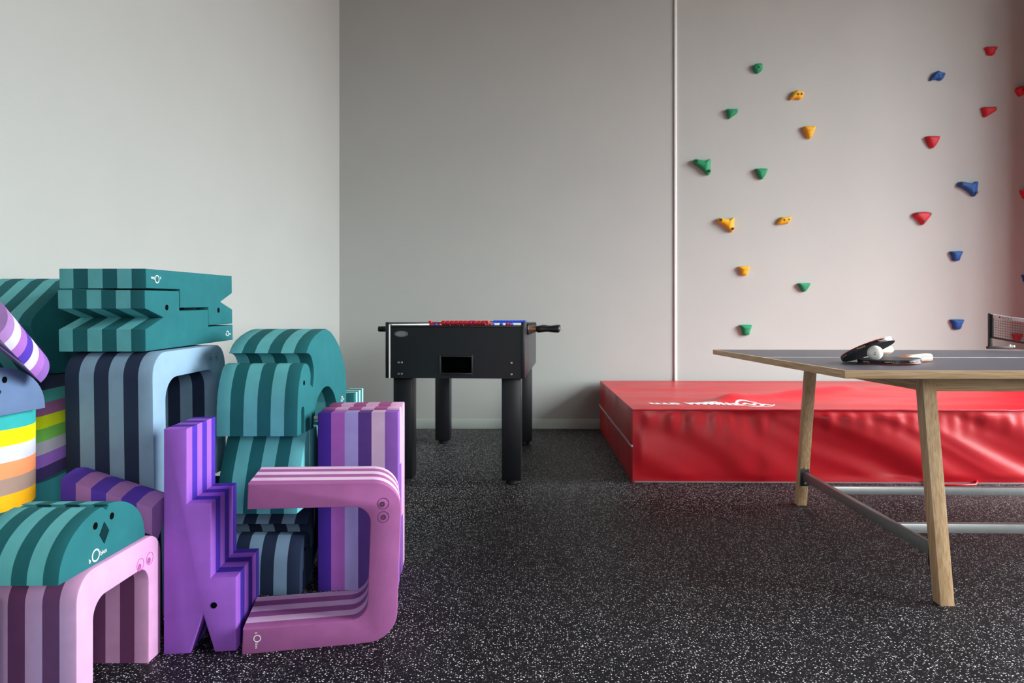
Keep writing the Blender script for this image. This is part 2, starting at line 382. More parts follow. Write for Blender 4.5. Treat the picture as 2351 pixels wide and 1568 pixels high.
# ================================================================== FOOSBALL TABLE
ft = empty('foosball_table', (-.363, 3.70, 0), (0, 0, R(-3.6)))
tag(ft, 'black foosball table on four square legs in the room corner', 'foosball table')
HW = .382; LEN = 1.46; ZB, ZT, ZS = .598, .888, .905
def fb(nm, *a, m=M_BLACK, bev=.002): return box(nm, *a, m, ft, bev)
# near end panel with the ball-return opening (built as a frame of four pieces in one mesh)
ox0, ox1, oz0, oz1 = -.076, .092, .628, .714
vs_, fs = [], []
for b in ((-HW+.024, ox0, 0, .02, ZB, ZT), (ox1, HW-.02, 0, .02, ZB, ZT), (ox0, ox1, 0, .02, ZB, oz0), (ox0, ox1, 0, .02, oz1, ZT)):
    o = len(vs_); vs_ += boxv(*b); fs += [tuple(i+o for i in f) for f in BOXF]
mesh_obj('end_panel', vs_, fs, M_BLACK, ft)
fb('end_panel', -HW+.02, HW-.02, LEN-.02, LEN, ZB, ZT)
fb('side_panel', -HW, -HW+.02, -.004, LEN+.004, ZB, ZS)
fb('side_panel', HW-.02, HW, -.004, LEN+.004, ZB, ZS)
fb('end_rail', -HW+.026, HW-.02, -.003, .03, ZT-.012, ZT-.001)
fb('playfield', -HW+.02, HW-.02, .03, LEN-.02, ZT-.12, ZT-.10, m=mat('playfield_green', '2f6b3f', .5, var=.05))
fb('inner_end_wall', -HW+.02, HW-.02, LEN-.034, LEN-.02, ZT-.1, ZT+.008, m=M_WHITE)
fb('inner_side_wall', -HW+.02, -HW+.03, .03, LEN-.034, ZT-.1, ZT+.004, m=M_WHITE)
fb('edge_strip', -HW+.019, -HW+.026, -.006, .0, ZB, ZT+.004, m=M_WHITE, bev=.001)
# return cup recess
rc = mesh_obj('ball_return', [(ox0,.02,oz0),(ox1,.02,oz0),(ox1,.02,oz1),(ox0,.02,oz1),(ox0,.09,oz0),(ox1,.09,oz0),(ox1,.09,oz1),(ox0,.09,oz1)],
              [(4,5,6,7),(0,1,5,4),(2,3,7,6),(1,2,6,5),(3,0,4,7)], M_HOLE, ft)
for a in ((ox0-.008, ox0, oz0-.008, oz1+.008), (ox1, ox1+.008, oz0-.012, oz1+.012), (ox0, ox1, oz1, oz1+.006), (ox0, ox1, oz0-.01, oz0)):
    box('opening_trim', a[0], a[1], -.006, .0, a[2], a[3], M_DARKST if a[1]-a[0] < .02 else M_BLACK, ft, .001)
for sx in (-1, 1):
    for z in (.622, .684):
        for dx in ((0, .018) if sx < 0 else (0,)):
            cyl('bolt', (sx*.306+dx+(-.004 if sx < 0 else .004), .0, z), (sx*.306+dx+(-.004 if sx < 0 else .004), -.005, z), .0055, M_STEEL, ft, 10)
# oval maker plate
vs_ = [(-.295+.037*math.cos(a*PI/16), y, .840+.0165*math.sin(a*PI/16)) for y in (-.003, .0) for a in range(32)]
pl = mesh_obj('badge', vs_, [tuple(range(32))] + [(k, (k+1) % 32, 32+(k+1) % 32, 32+k) for k in range(32)], M_STEELP, ft)
vs_ = [(-.295+r*.037*math.cos(a*PI/16), -.0036, .840+r*.0165*math.sin(a*PI/16)) for r in (.82, .90) for a in range(32)]
mesh_obj('badge_rim', vs_, [(k, (k+1) % 32, 32+(k+1) % 32, 32+k) for k in range(32)], M_DARKST, pl)
for sx in (-1, 1):
    for yy in (.07, 1.30):
        x0 = -.357 if sx < 0 else .250
        lg = box('leg', x0, x0+.107, yy, yy+.107, .028, ZB+.01, M_BLACK, ft, .004)
        cyl('foot', (x0+.053, yy+.053, 0), (x0+.053, yy+.053, .028), .036, M_RUBBER, lg, 16)
# rods with players, bearings and grips
M_CHROME = mat('chrome', 'd0d0d2', .12, metal=1, var=.02); M_ORNG = mat('orange_shaft_highlight', 'd98a50', .35, metal=.7, var=.05)
M_PR = mat('player_red', 'c01828', .4, var=.05); M_PB = mat('player_blue', '0f45c8', .4, var=.05)
for i in range(8):
    yy = .24 + i*.142; side = 1 if i in (0, 2, 4, 6) else -1; z = .864
    ext = .035 if i == 0 else .0
    rx0, rx1 = (-.470, .45+ext) if side > 0 else (-.45, .43)
    rd = cyl('rod', (rx0, yy, z), (rx1, yy, z), .008, M_CHROME, ft, 12)
    gx = HW+.052 if side > 0 else -HW-.052
    if side > 0:
        lathe('grip', [(0, .014), (.012, .021), (.03, .019), (.06, .015), (.09, .018), (.115, .021), (.13, .020), (.136, .014)], (gx, yy, z), (1, 0, 0), M_RUBBER, rd)
        cyl('rod_cap', (rx0-.018, yy, z), (rx0+.07, yy, z), .0165, M_RUBBER, rd, 14)
    else:
        lathe('grip', [(0, .014), (.012, .021), (.03, .019), (.06, .016)], (-HW-.002, yy, z), (-1, 0, 0), M_RUBBER, rd)
        cyl('rod_cap', (HW+.03, yy, z), (HW+.05, yy, z), .013, M_RUBBER, rd, 14)
    lathe('bearing', [(0, .032), (.006, .034), (.012, .03), (.014, .02)], (HW, yy, z), (1, 0, 0), M_RUBBER, rd)
    lathe('bearing_ring', [(.012, .0115), (.05, .0115)], (HW, yy, z), (1, 0, 0), M_ORNG if i == 0 else M_RUBBER, rd)  # orange on the nearest ring stands for a warm-lit highlight on the shaft
    lathe('bearing', [(0, .032), (.006, .034), (.012, .03), (.014, .02)], (-HW, yy, z), (-1, 0, 0), M_RUBBER, rd)
    npl = (1, 2, 3, 5, 5, 3, 2, 1)[i]; pm = M_PR if i in (0, 1, 3, 5) else M_PB
    for k in range(npl):
        px = (k-(npl-1)/2)*.62/max(npl, 1)
        lathe('player', [(-.075, .008), (-.068, .014), (-.03, .011), (-.008, .015), (.006, .016), (.016, .009), (.022, .012), (.030, .011), (.034, .004)], (px, yy, z), (0, 0, 1), pm, rd, 12)
# abacus score counters on the end rails
for (yy, x0, x1, xb, col, nb, tg) in ((.012, -.135, .178, -.075, M_PR, 10, 'red'), (LEN-.01, -.10, .30, .06, M_PB, 10, 'blue')):
    zc = ZT+.012 if tg == 'red' else ZT+.017
    sc_ = cyl('score_rod', (x0, yy, zc), (x1, yy, zc), .004, mat('counter_rod_'+tg, '901020' if tg == 'red' else '103a90', .5, var=.03), ft, 8)
    for xx in (x0, x1):
        lathe('score_post', [(-.02, .005), (-.004, .008), (.006, .0125), (.012, .011)], (xx, yy, zc), (0, 0, 1), col, sc_, 12)
    for k in range(nb):
        b0 = xb + k*.0245
        lathe('score_bead', [(0, .009), (.003, .0125), (.0205, .0125), (.0235, .009)], (b0, yy, zc), (1, 0, 0), col, sc_, 14)

# ================================================================== TABLE TENNIS TABLE
tt = empty('table_tennis_table', (.974, 2.045, 0), (0, 0, R(-1.2)))
tag(tt, 'oak-framed table tennis table with dark grey top', 'table')
TL_, TW = 2.74, 1.525; TZ = .76; TH = .024
W0, W1, W2 = wood('oak_along_x', 0), wood('oak_along_y', 1), wood('oak_along_z', 2)
M_TOP = mat('dark_grey_linoleum', '4b4a55', .42, spec=.5, var=.04, vscale=40, bump=.05, bscale=600)
e = .010
box('tabletop', e, TL_-e, e, TW-e, TZ-TH, TZ, M_TOP, tt)
box('edge_band', 0, TL_, 0, e, TZ-TH, TZ+.0003, W0, tt, .001); box('edge_band', 0, TL_, TW-e, TW, TZ-TH, TZ+.0003, W0, tt, .001)
box('edge_band', 0, e, e, TW-e, TZ-TH, TZ+.0003, W1, tt, .001); box('edge_band', TL_-e, TL_, e, TW-e, TZ-TH, TZ+.0003, W1, tt, .001)
box('centre_line', e, TL_-e, TW/2-.004, TW/2+.004, TZ-.001, TZ+.0006, M_WHITE, tt)
LX = (.36, TL_-.36-.045); s = .045
yb = (.128, TW-.17-s); yt = (.235, TW-.30-s)
for lx in LX:
    for k in (0, 1):
        lg = hexa('leg', [(lx,yb[k],0),(lx+s,yb[k],0),(lx+s,yb[k]+s,0),(lx,yb[k]+s,0),(lx,yt[k],TZ-TH),(lx+s,yt[k],TZ-TH),(lx+s,yt[k]+s,TZ-TH),(lx,yt[k]+s,TZ-TH)], W2, tt, .002)
        f_ = .155/(TZ-TH); yy = yb[k] + (yt[k]-yb[k])*f_
        yf = yy+s if k == 0 else yy
        sg = 1 if k == 0 else -1
        pl = box('bracket', lx+.0015, lx+s-.0015, min(yf, yf+sg*.006), max(yf, yf+sg*.006), .105, .205, M_DARKST, lg, .001)
        for zz in (.12, .19):
            cyl('bolt', (lx+s/2, yf+sg*.006, zz), (lx+s/2, yf+sg*.012, zz), .006, M_STEEL, pl, 10)
# aprons under the top
for k in (0, 1): box('apron', LX[0]+s, LX[1], yt[k]+.006, yt[k]+s-.012, TZ-TH-.062, TZ-TH-.0005, W0, tt, .002)
for lx in LX: box('apron', lx+.010, lx+s-.01, yt[0]+s, yt[1], TZ-TH-.062, TZ-TH-.0005, W1, tt, .002)
f_ = .155/(TZ-TH); ya = yb[0]+(yt[0]-yb[0])*f_+s+.006; yz = yb[1]+(yt[1]-yb[1])*f_-.006
for lx in LX: box('cross_rail', lx+.012, lx+.034, ya, yz, .133, .173, M_STEELP, tt, .0015)
for yy in (.44, .99): box('long_rail', LX[0]+.034, LX[1]+.012, yy, yy+.022, .137, .171, mat('pale_galvanised_steel', 'c9cacb', .38, metal=.75, var=.06, vscale=20), tt, .0015)

# net with far post clamped to the edge
nt_ = empty('table_tennis_net', (2.503, 3.60, TZ), (0, 0, R(-1.2)))
tag(nt_, 'sagging black table tennis net with white top tape', 'net')
NY0, NY1 = .02, -1.64
def nz(y):
    q = (NY0-y)/(NY0-NY1); return 0.188 - .052*4*q*(1-q)
def nzb(y):
    q = (NY0-y)/(NY0-NY1); return .060 - .046*4*q*(1-q)
for yy in (NY0, NY1):
    box('post', -.010, .010, yy, yy+.014, .006, .192, M_RUBBER, nt_, .002)
    cb = box('clamp', -.016, .115, yy-.002, yy+.018, .002, .016, M_RUBBER, nt_, .002)
    cyl('clamp_nut', (.10, yy+.008, .016), (.10, yy+.008, .024), .009, M_STEEL, cb, 8)
    cyl('clamp_nut', (.122, yy+.008, .010), (.122, yy+.008, .022), .007, M_STEEL, cb, 8)
n_ = 60
def strip(name, zt_, zb_, m, parent, th=.0012):
    vs_, fs = [], []
    for i in range(n_+1):
        y = NY0 + (NY1-NY0)*i/n_
        vs_ += [(-th, y, zb_(y)), (-th, y, zt_(y)), (th, y, zt_(y)), (th, y, zb_(y))]
    for i in range(n_):
        a, b = 4*i, 4*i+4
        fs += [(a, b, b+1, a+1), (a+1, b+1, b+2, a+2), (a+2, b+2, b+3, a+3), (a+3, b+3, b, a)]
    return mesh_obj(name, vs_, fs, m, parent)
tp = strip('top_tape', nz, lambda y: nz(y)-.017, mat('white_tape', 'eeeaf0', .6, var=.02), nt_, .002)
strip('bottom_band', lambda y: nzb(y)+.010, nzb, M_RUBBER, nt_, .0015)
box('side_sleeve', -.004, .004, NY0-.016, NY0, nzb(NY0), nz(NY0)-.001, M_RUBBER, nt_)
vs_, fs = [], []
def bar_(a, b, r=.0007):
    o = len(vs_); a, b = Vector(a), Vector(b); d = (b-a).normalized(); u = d.cross(Vector((1, 0, 0))).normalized()*r; x = Vector((r, 0, 0))
    vs_.extend([a+u, a+x, a-u, a-x, b+u, b+x, b-u, b-x])
    for k in range(4): fs.append((o+k, o+(k+1) % 4, o+4+(k+1) % 4, o+4+k))
ng = 92
for i in range(1, ng):
    y = NY0+(NY1-NY0)*i/ng; bar_((0, y, nzb(y)+.006), (0, y, nz(y)-.012))
for k in range(1, 8):
    for i in range(24):
        ya_, yb_ = NY0+(NY1-NY0)*i/24, NY0+(NY1-NY0)*(i+1)/24
        h = lambda y: nzb(y)+.01+(nz(y)-.017-nzb(y)-.01)*k/8
        bar_((0, ya_, h(ya_)), (0, yb_, h(yb_)))
ns = mesh_obj('mesh_netting', vs_, fs, mat('net_string_dark', '2b2226', .8, var=.05), nt_); ns['kind'] = 'stuff'
# printed name on the tape (seen from the left side of the net)
tv, tf = text_geo('\u25b2 JOOLA')
tv2, tf2 = text_geo('JOOLA')
TS = .017
vv = [(-.0024, NY0-.085-x*TS*1.5, nz(NY0-.085-x*TS*1.5)-.0145+y*TS*.9) for x, y in tv2]
mesh_obj('printed_name', vv, tf2, mat('tape_print_dark', '2a2030', .7, var=.02), tp)
vv = [(-.0024, NY0-.062-x, nz(NY0-.062)-.0145+y) for x, y in ((0, 0), (.016, 0), (.008, .012))]
mesh_obj('printed_mark', vv, [(0, 1, 2)], MATS['tape_print_dark'], tp)

# ------------------------------------------------------------------ paddles and ball
M_RB = mat('black_paddle_rubber', '1c1c24', .45, var=.08, vscale=40); M_RR = mat('red_paddle_rubber', 'b81c30', .45, var=.05)
M_TAPE = mat('black_edge_tape', '15151a', .25, var=.05); M_HW = mat('pale_handle_wood', 'e6cdb4', .45, var=.08, vscale=30)
M_HO = mat('orange_handle_stripe', 'd8703a', .5, var=.05); M_GOLD = mat('silver_gold_print', 'd8cfa8', .35, var=.03)
def paddle(name, center, u, hdir, label, rad=.100, flip=1, hl=1.0):
    """u: in-plane vector, hdir: handle direction in plane; normal = hdir x side"""
    t = empty(name, center); tag(t, label, 'paddle', 'table tennis paddles on the table corner')
    h = Vector(hdir).normalized(); s_ = Vector(u); s_ = (s_ - h*s_.dot(h)).normalized(); n = h.cross(s_).normalized()
    if n.z < 0: n = -n; s_ = -s_
    def P(a, b, c): return h*a + s_*b + n*c
    N = 48; rim = [(rad*1.03*math.cos(2*PI*k/N), rad*math.sin(2*PI*k/N)) for k in range(N)]
    def disc(nm, c0, c1, m, sc=1.0, parent=t):
        vs_ = [P(a*sc, b*sc, c0) for a, b in rim] + [P(a*sc, b*sc, c1) for a, b in rim]
        fs = [tuple(range(N)), tuple(range(2*N-1, N-1, -1))] + [(k, (k+1) % N, N+(k+1) % N, N+k) for k in range(N)]
        return mesh_obj(nm, vs_, fs, m, parent, 40)
    top, bot = (M_RR, M_RB) if flip > 0 else (M_RB, M_RR)
    bl = disc('blade', -.0045, .0045, M_TAPE, 1.0)
    disc('rubber_sheet', .0045, .0072, top, .99); disc('rubber_sheet', -.0072, -.0045, bot, .99)
    # handle
    prof = [(-.03, .012, .007), (0, .016, .012), (.02, .017, .0145), (.06, .0165, .0145), (.10, .021, .0145), (.125, .0225, .0145), (.131, .019, .011)]
    prof = [(a*hl if a > 0 else a, wd, th) for a, wd, th in prof]
    def handle(nm, lo, hi, m):
        vs_, fs = [], []; K = 16
        for (a, wd, th) in prof:
            for k in range(K):
                an = 2*PI*k/K; cb = math.copysign(abs(math.cos(an))**.6, math.cos(an)); sb = math.copysign(abs(math.sin(an))**.6, math.sin(an))
                zc = max(lo, min(hi, sb))
                vs_.append(P(rad*1.0+a, wd*cb, th*zc))
        for i in range(len(prof)-1):
            for k in range(K): fs.append((i*K+k, i*K+(k+1) % K, (i+1)*K+(k+1) % K, (i+1)*K+k))
        fs += [tuple(range(K)), tuple(range((len(prof)-1)*K, len(prof)*K))]
        return mesh_obj(nm, vs_, fs, m, t, 50)
    hd = handle('handle', -1, 1, M_HW)
    for zc in (-.55, .30):
        vs_, fs = [], []
        for (a, wd, th) in prof[1:-1]:
            for sgn in (-1, 1):
                vs_ += [P(rad+a, sgn*(wd+.0004), th*(zc-.14)), P(rad+a, sgn*(wd+.0004), th*(zc+.14))]
        for i in range(len(prof)-3):
            a = 4*i; fs += [(a, a+1, a+5, a+4), (a+2, a+3, a+7, a+6)]
        mesh_obj('handle_stripe', vs_, fs, M_HO if zc < 0 else mat('blue_grey_stripe', '8d97ad', .5, var=.03), hd)
    vs_ = [P(rad-.028, -.012, .0076), P(rad-.028, .012, .0076), P(rad+.004, .016, .0126), P(rad+.004, -.016, .0126)]
    mesh_obj('handle_inlay', vs_, [(0, 1, 2, 3)], M_HO, hd)
    # printed edge tape: name repeated round the rim
    gv, gf = text_geo('Yasaka'); rv, rf = [], []
    for rep in range(8):
        o = len(rv)
        for x, y in gv:
            al = 2*PI*rep/8 + (x*.0105)*flip/ rad
            rv.append(P((rad*1.03+.0006)*math.cos(al), (rad+.0006)*math.sin(al), (-.0033+y*.0085)*flip))
        rf += [tuple(i+o for i in f) for f in gf]
    mesh_obj('edge_print', rv, rf, M_GOLD, bl)['kind'] = 'stuff'
    return t
paddle('table_tennis_paddle', (1.290, 2.385, TZ+.0107), (0, 1, 0), (.89, .45, .03), 'paddle lying flat on the table under the ball', rad=.0985, flip=-1, hl=.92)
sx_, sy_ = .31, -.40      # slope of the propped blade
paddle('table_tennis_paddle', (1.232, 2.42, TZ+.0480), (1, 0, sx_), (.70, .66, sx_*.70+sy_*.66), 'tilted red and black paddle propped up on the white ball', rad=.092, flip=1, hl=.85)
bl = empty('table_tennis_ball', (1.2128, 2.33, TZ+.0152))
tag(bl, 'white table tennis ball wedged between the two paddles', 'ball')
BR = .0250
bm = bmesh.new(); bmesh.ops.create_uvsphere(bm, u_segments=32, v_segments=20, radius=BR)
bmesh.ops.translate(bm, verts=bm.verts, vec=(0, 0, BR)); me = bpy.data.meshes.new('ball_shell'); bm.to_mesh(me); bm.free()
link_mesh('ball_shell', me, mat('white_celluloid', 'f3efe8', .45, var=.01), bl, 180)
M_INK = mat('ball_ink', '5a5560', .7, var=.03)
for zz, a0, a1 in ((.13, 238, 248), (-.14, 230, 252)):
    vs_ = []; K = 6; r_ = BR*1.004
    for k in range(K+1):
        a = R(a0+(a1-a0)*k/K)
        for z in (zz-.045, zz+.045): vs_.append((r_*math.sqrt(1-z*z)*math.cos(a), r_*math.sqrt(1-z*z)*math.sin(a), BR+r_*z))
    mesh_obj('print', vs_, [(2*k, 2*k+2, 2*k+3, 2*k+1) for k in range(K)], M_INK, bl)

# ================================================================== CLIMBING HOLDS
SH = {
 'shield': [(-1,.9),(-.6,1),(.6,1),(1,.95),(.95,.5),(.4,-.75),(0,-1),(-.35,-.75),(-.8,.3)],
 'lens': [(-1,-1),(-.85,-.2),(-.35,.8),(0,1),(.5,.75),(1,.55),(.95,-.2),(.5,-.95),(-.2,-.7)],
 'big': [(-1,.6),(-.85,.95),(-.2,.85),(.5,.75),(.85,1),(1,.8),(.95,.2),(1,-.5),(.85,-.95),(.55,-1),(.2,-.5),(-.4,.05),(-.9,.35)],
 'kite': [(-1,.3),(-.9,.85),(0,1),(.85,.95),(1,.6),(.55,-.3),(.15,-1),(-.15,-.9),(-.55,-.15)],
 'slab': [(-1,-1),(-.7,.2),(-.45,.8),(.3,.85),(.95,1),(1,.6),(.65,-.6),(.4,-.75)],
 'cup': [(-1,.75),(-.9,1),(.9,1),(1,.75),(.7,-.1),(.55,-.85),(.2,-1),(-.2,-1),(-.55,-.8),(-.7,0)],
 'skew': [(-1,.75),(-.9,1),(.3,.95),(1,1),(.95,.2),(.2,-.5),(-.4,-1),(-.7,-.85),(-.85,0)],
 'blob': [(-1,.2),(-.7,.8),(0,1),(.8,.95),(1,.4),(.85,-.4),(.2,-.95),(-.3,-1),(-.7,-.5)],
}
HM = {'green': mat('hold_green', '0a8a5a', .6, var=.12, vscale=40, bump=.3, bscale=150), 'yellow': mat('hold_yellow', 'e5a800', .6, var=.1, vscale=40, bump=.3, bscale=150),
      'blue': mat('hold_blue', '0a4f98', .6, var=.12, vscale=40, bump=.3, bscale=150), 'red': mat('hold_red', 'bc1226', .6, var=.12, vscale=40, bump=.3, bscale=150)}
def PX(x, y, d): return ((x-1197)/1560*d, CAM_H-(y-738)/1560*d)
def hold(col, x, y, wd, ht, shape, label, nb=2):
    d = YB-.02; cx, cz = PX(x, y, d); sx, sz = wd/2/1560*d, ht/2/1560*d
    t = empty('climbing_hold', (cx, YB-.0005, cz)); tag(t, label, 'climbing hold', 'climbing holds bolted to the back wall')
    o = SH[shape]; K = 3; P = []
    for i in range(len(o)):   # Catmull-Rom smoothing of the outline
        p0, p1, p2, p3 = o[i-1], o[i], o[(i+1) % len(o)], o[(i+2) % len(o)]
        for k in range(K):
            q = k/K
            P.append(tuple(.5*((2*p1[c])+(-p0[c]+p2[c])*q+(2*p0[c]-5*p1[c]+4*p2[c]-p3[c])*q*q+(-p0[c]+3*p1[c]-3*p2[c]+p3[c])*q**3) for c in (0, 1)))
    n = len(P); h = .030+.35*min(sx, sz); vs_, fs = [], []
    rings = ((1, 0), (1.0, .35*h), (.93, .68*h), (.76, .9*h), (.45, 1.0*h))
    rnd = random.Random(int(x*7+y))
    for (sc, dp) in rings:
        for p in P:
            up = .10*(1-sc)      # the body sags toward its top lip
            b = 1+.05*noise.noise(Vector((p[0]*2+x, p[1]*2+y, dp*30)))
            vs_.append((p[0]*sx*sc*b, -dp*(1+.15*p[1]*sc), (p[1]*sc*b+up)*sz))
    m_ = len(rings)
    for i in range(m_-1):
        for k in range(n): fs.append((i*n+k, i*n+(k+1) % n, (i+1)*n+(k+1) % n, (i+1)*n+k))
    fs.append(tuple(range((m_-1)*n, m_*n))); fs.append(tuple(range(n)))
    mesh_obj('hold_body', vs_, fs, HM[col], t, 50)
    spots = {'big': [(-.72, .62), (.70, -.62)], 'kite': [(-.62, .6), (.02, -.55), (.7, .6)], 'slab': [(-.15, .05), (.5, .2)], 'cup': [(-.28, .35), (.32, .35)],
             'lens': [(0, 0), (.5, .05)], 'shield': [(-.2, .3), (.3, .35)], 'skew': [(-.25, .35), (.5, .4)], 'blob': [(0, .1)]}[shape]
    for (a, b) in spots:
        cyl('bolt', (a*sx, -h*.60, b*sz), (a*sx, -h*1.03, b*sz), .009 if sx < .06 else .011, mat('hold_bolt_dark', '2b2a26', .5, metal=.4, var=.05), t, 10)
for args in (
 ('green', 1740, 157, 23, 21, 'blob', 'green climbing hold, topmost and rounded, left side of the wall'),
 ('yellow', 1830, 218, 31, 21, 'lens', 'yellow lens-shaped climbing hold, highest of the yellow ones'),
 ('green', 1681, 261, 26, 21, 'skew', 'green climbing hold, second from the top of the green ones'),
 ('yellow', 1858, 304, 27, 28, 'shield', 'yellow shield-shaped climbing hold pointing down, furthest right of the yellow ones'),
 ('green', 1612, 383, 40, 36, 'big', 'large three-cornered green climbing hold nearest the white wall strip'),
 ('green', 1748, 399, 28, 24, 'shield', 'green pointed climbing hold to the right of the large green one'),
 ('yellow', 1667, 516, 38, 32, 'big', 'large three-cornered yellow climbing hold with two bolts'),
 ('yellow', 1801, 506, 32, 18, 'slab', 'flat slanting yellow climbing hold shaped like a bar'),
 ('yellow', 1709, 622, 24, 21, 'cup', 'lowest yellow climbing hold, small with two bolt holes'),
 ('green', 1846, 660, 28, 20, 'shield', 'green climbing hold above the left end of the table tennis table'),
 ('green', 1713, 758, 26, 24, 'cup', 'lowest green climbing hold just above the red mat'),
 ('blue', 2153, 174, 32, 21, 'lens', 'blue lens-shaped climbing hold, highest of the blue ones'),
 ('red', 2276, 117, 26, 18, 'cup', 'small red climbing hold, highest on the wall'),
 ('red', 2345, 209, 24, 22, 'blob', 'red climbing hold cut by the right picture edge, high up'),
 ('red', 2271, 257, 31, 22, 'skew', 'red four-sided climbing hold slanting down to the left'),
 ('red', 2141, 326, 31, 27, 'shield', 'red climbing hold with rounded tip pointing down, left of the other red ones high up'),
 ('blue', 2222, 433, 45, 33, 'big', 'large three-cornered blue climbing hold'),
 ('red', 2354, 446, 22, 20, 'shield', 'red climbing hold at the right picture edge level with the large blue one'),
 ('red', 2118, 501, 39, 29, 'kite', 'wide red kite-shaped climbing hold with three bolts'),
 ('blue', 2196, 588, 26, 22, 'cup', 'small blue cup-shaped climbing hold, the upper of two alike'),
 ('blue', 2357, 639, 18, 16, 'cup', 'blue climbing hold barely showing at the right picture edge'),
 ('blue', 2198, 745, 28, 23, 'cup', 'small blue cup-shaped climbing hold left of the net post'),
 ('red', 2336, 775, 23, 18, 'cup', 'red climbing hold seen through the table tennis net'),
): hold(*args)

# ================================================================== FOAM ANIMALS
TD, TLt = '1d666c', '68bcc1'      # teal dark / light
PD, PL = '743f6a', 'd79fca'       # bridge pink dark / light
CD, CL = 'a8609a', 'ecc8e6'       # C-shape pink dark / light
UD, UL = '482ca8', '9c5eca'       # purple dark / light
ND, NL = '27344f', '8aa8c2'       # navy dark / light blue
Z90 = PI/2

# pink bridge, front left
t = empty('foam_bridge', (-.990, 1.513, 0), (0, 0, Z90))
tag(t, 'pink and plum striped foam arch with two eyes, standing front left', 'foam toy', GRP)
layers(t, bridge_prof(.353, .336, .060, .060, .045, .075), .231, alt(PL, PD))
ring_eye(t, .252, .276, .0165, 'b04a98', (-.25, -.25)); ring_eye(t, .297, .277, .0165, 'b04a98', (-.25, -.25))

chick('foam_chick', (-1.0, 1.468, .337), (0, 0, Z90), .338, .130, .207, alt(TD, TLt), 'teal striped foam chick with diamond beak lying on the pink arch', group=GRP)

# purple crocodile standing on its head
L, W = .615, .190
t = empty('foam_crocodile', (-.974, 1.849, 0), (0, 0, R(6.8)))
tag(t, 'purple striped foam crocodile standing upright on its open jaws', 'foam toy', GRP)
layers(t, [(v, u) for u, v in croc_lying(L, W)], .24, alt(UL, UD))
hole_eye(t, .69*W, .21*L, .0085)

# pink C lying on its side
t = empty('foam_bridge', (-.761, 1.849, 0), (0, 0, R(11.7)))
tag(t, 'pink foam arch tipped on its side like a letter C in front of the heap', 'foam toy', GRP)
LC, HC = .414, .465
bp = bridge_prof(HC, LC, .070, .080, .048, .084)      # span along v, legs along -u
prof = [(b, a) for a, b in bp]
prof = [(u+.034*v, v*(1-.032*u/LC)) for u, v in prof]
layers(t, prof, .225, alt(CD, CL))
ring_eye(t, .378, .392, .0162, '5e2f58', (-.2, -.1)); ring_eye(t, .378, .354, .0162, '5e2f58', (.0, -.05))
logo(t, .040, .042, .020, -90)

# light blue / navy bridge carrying the teal crocodiles
P_ = R(-1.4)
t = empty('foam_bridge', (-1.107, 2.05, .0), (0, 0, Z90))
tag(t, 'navy striped foam arch at the bottom, under the light blue arch', 'foam toy', GRP)
layers(t, bridge_prof(.50, .343, .074, .07, .06), .266, alt(ND, '33425f'))
t = empty('foam_bridge', (-1.107, 2.05, .345), (0, P_, Z90))
tag(t, 'light blue and navy striped foam arch carrying the two teal crocodiles', 'foam toy', GRP)
layers(t, bridge_prof(.50, .468, .074, .075, .07, .085), .266, alt(NL, ND))
ring_eye(t, .385, .424, .017, '5f7a90', (-.2, -.1)); ring_eye(t, .432, .424, .017, '5f7a90', (-.2, -.1))

# interlocked pair of teal crocodiles
L, W = .625, .187
P2 = R(-1.7)
t = empty('foam_crocodile', (-1.142, 2.067, .8165), (0, P2, Z90))
tag(t, 'lower of two interlocked teal foam crocodiles, jaws open to the left', 'foam toy', GRP)
layers(t, croc_lying(L, W), .266, alt(TD, TLt))
hole_eye(t, .20*L, .71*W, .0095); logo(t, L-.052, .028, .021)
t = empty('foam_crocodile', (-1.142, 2.067, .8165), (0, P2, Z90))
tag(t, 'upper upside-down teal foam crocodile on top of the heap, jaws to the right', 'foam toy', GRP)
TOPV = .252
layers(t, [(.623-u, TOPV-v) for u, v in croc_lying(.615, W)], .266, alt(TD, TLt))
hole_eye(t, .623-.20*L, TOPV-.71*W, .0095); logo(t, .068, TOPV-.030, .026, 180)

# elephants
EL = [(0,0),(.040,0),(.041,.078),(.046,.086),(.057,.089),(.068,.086),(.072,.078),(.072,0),(.170,0),(.178,.035),(.195,.074),(.220,.097),(.250,.113),(.290,.127),(.330,.131),(.370,.126),(.413,.107),(.445,.083),(.468,.055),(.480,.0),
      (.614,0),(.617,.054),(.621,.118),(.612,.124),(.616,.135),(.605,.170),(.586,.200),(.538,.252),(.495,.284),(.446,.311),(.390,.334),(.329,.346),(.285,.344),(.241,.336),(.195,.325),(.150,.309),(.120,.292),(.093,.266),
      (.124,.262),(.145,.252),(.159,.237),(.172,.216),(.177,.197),(.176,.178),(.172,.162),(.163,.144),(.137,.157),(.141,.183),(.139,.196),(.133,.207),(.122,.219),(.107,.228),(.086,.233),(.061,.229),(.047,.218),(.037,.205),(.021,.176),(.012,.152),(.006,.125),(.001,.068)]
t = empty('foam_elephant', (-.729, 2.213, .534), (0, 0, Z90))
tag(t, 'big teal striped foam elephant with large curved ear on top of its pile', 'foam toy', GRP)
layers(t, EL, .265, alt(TD, TLt), bev=.003)
hole_eye(t, .066, .168, .0085); logo(t, .545, .060, .024)
t = empty('foam_cushion', (-.732, 2.222, .279), (0, 0, Z90))
tag(t, 'teal striped rounded foam block between the teal and navy elephants', 'foam toy', GRP)
layers(t, barrel_prof(.50, .254, .10, 1.7), .268, alt(TLt, TD))
t = empty('foam_elephant', (-.735, 2.255, 0), (0, 0, Z90))
tag(t, 'navy and slate striped foam elephant at the bottom of the pile', 'foam toy', GRP)
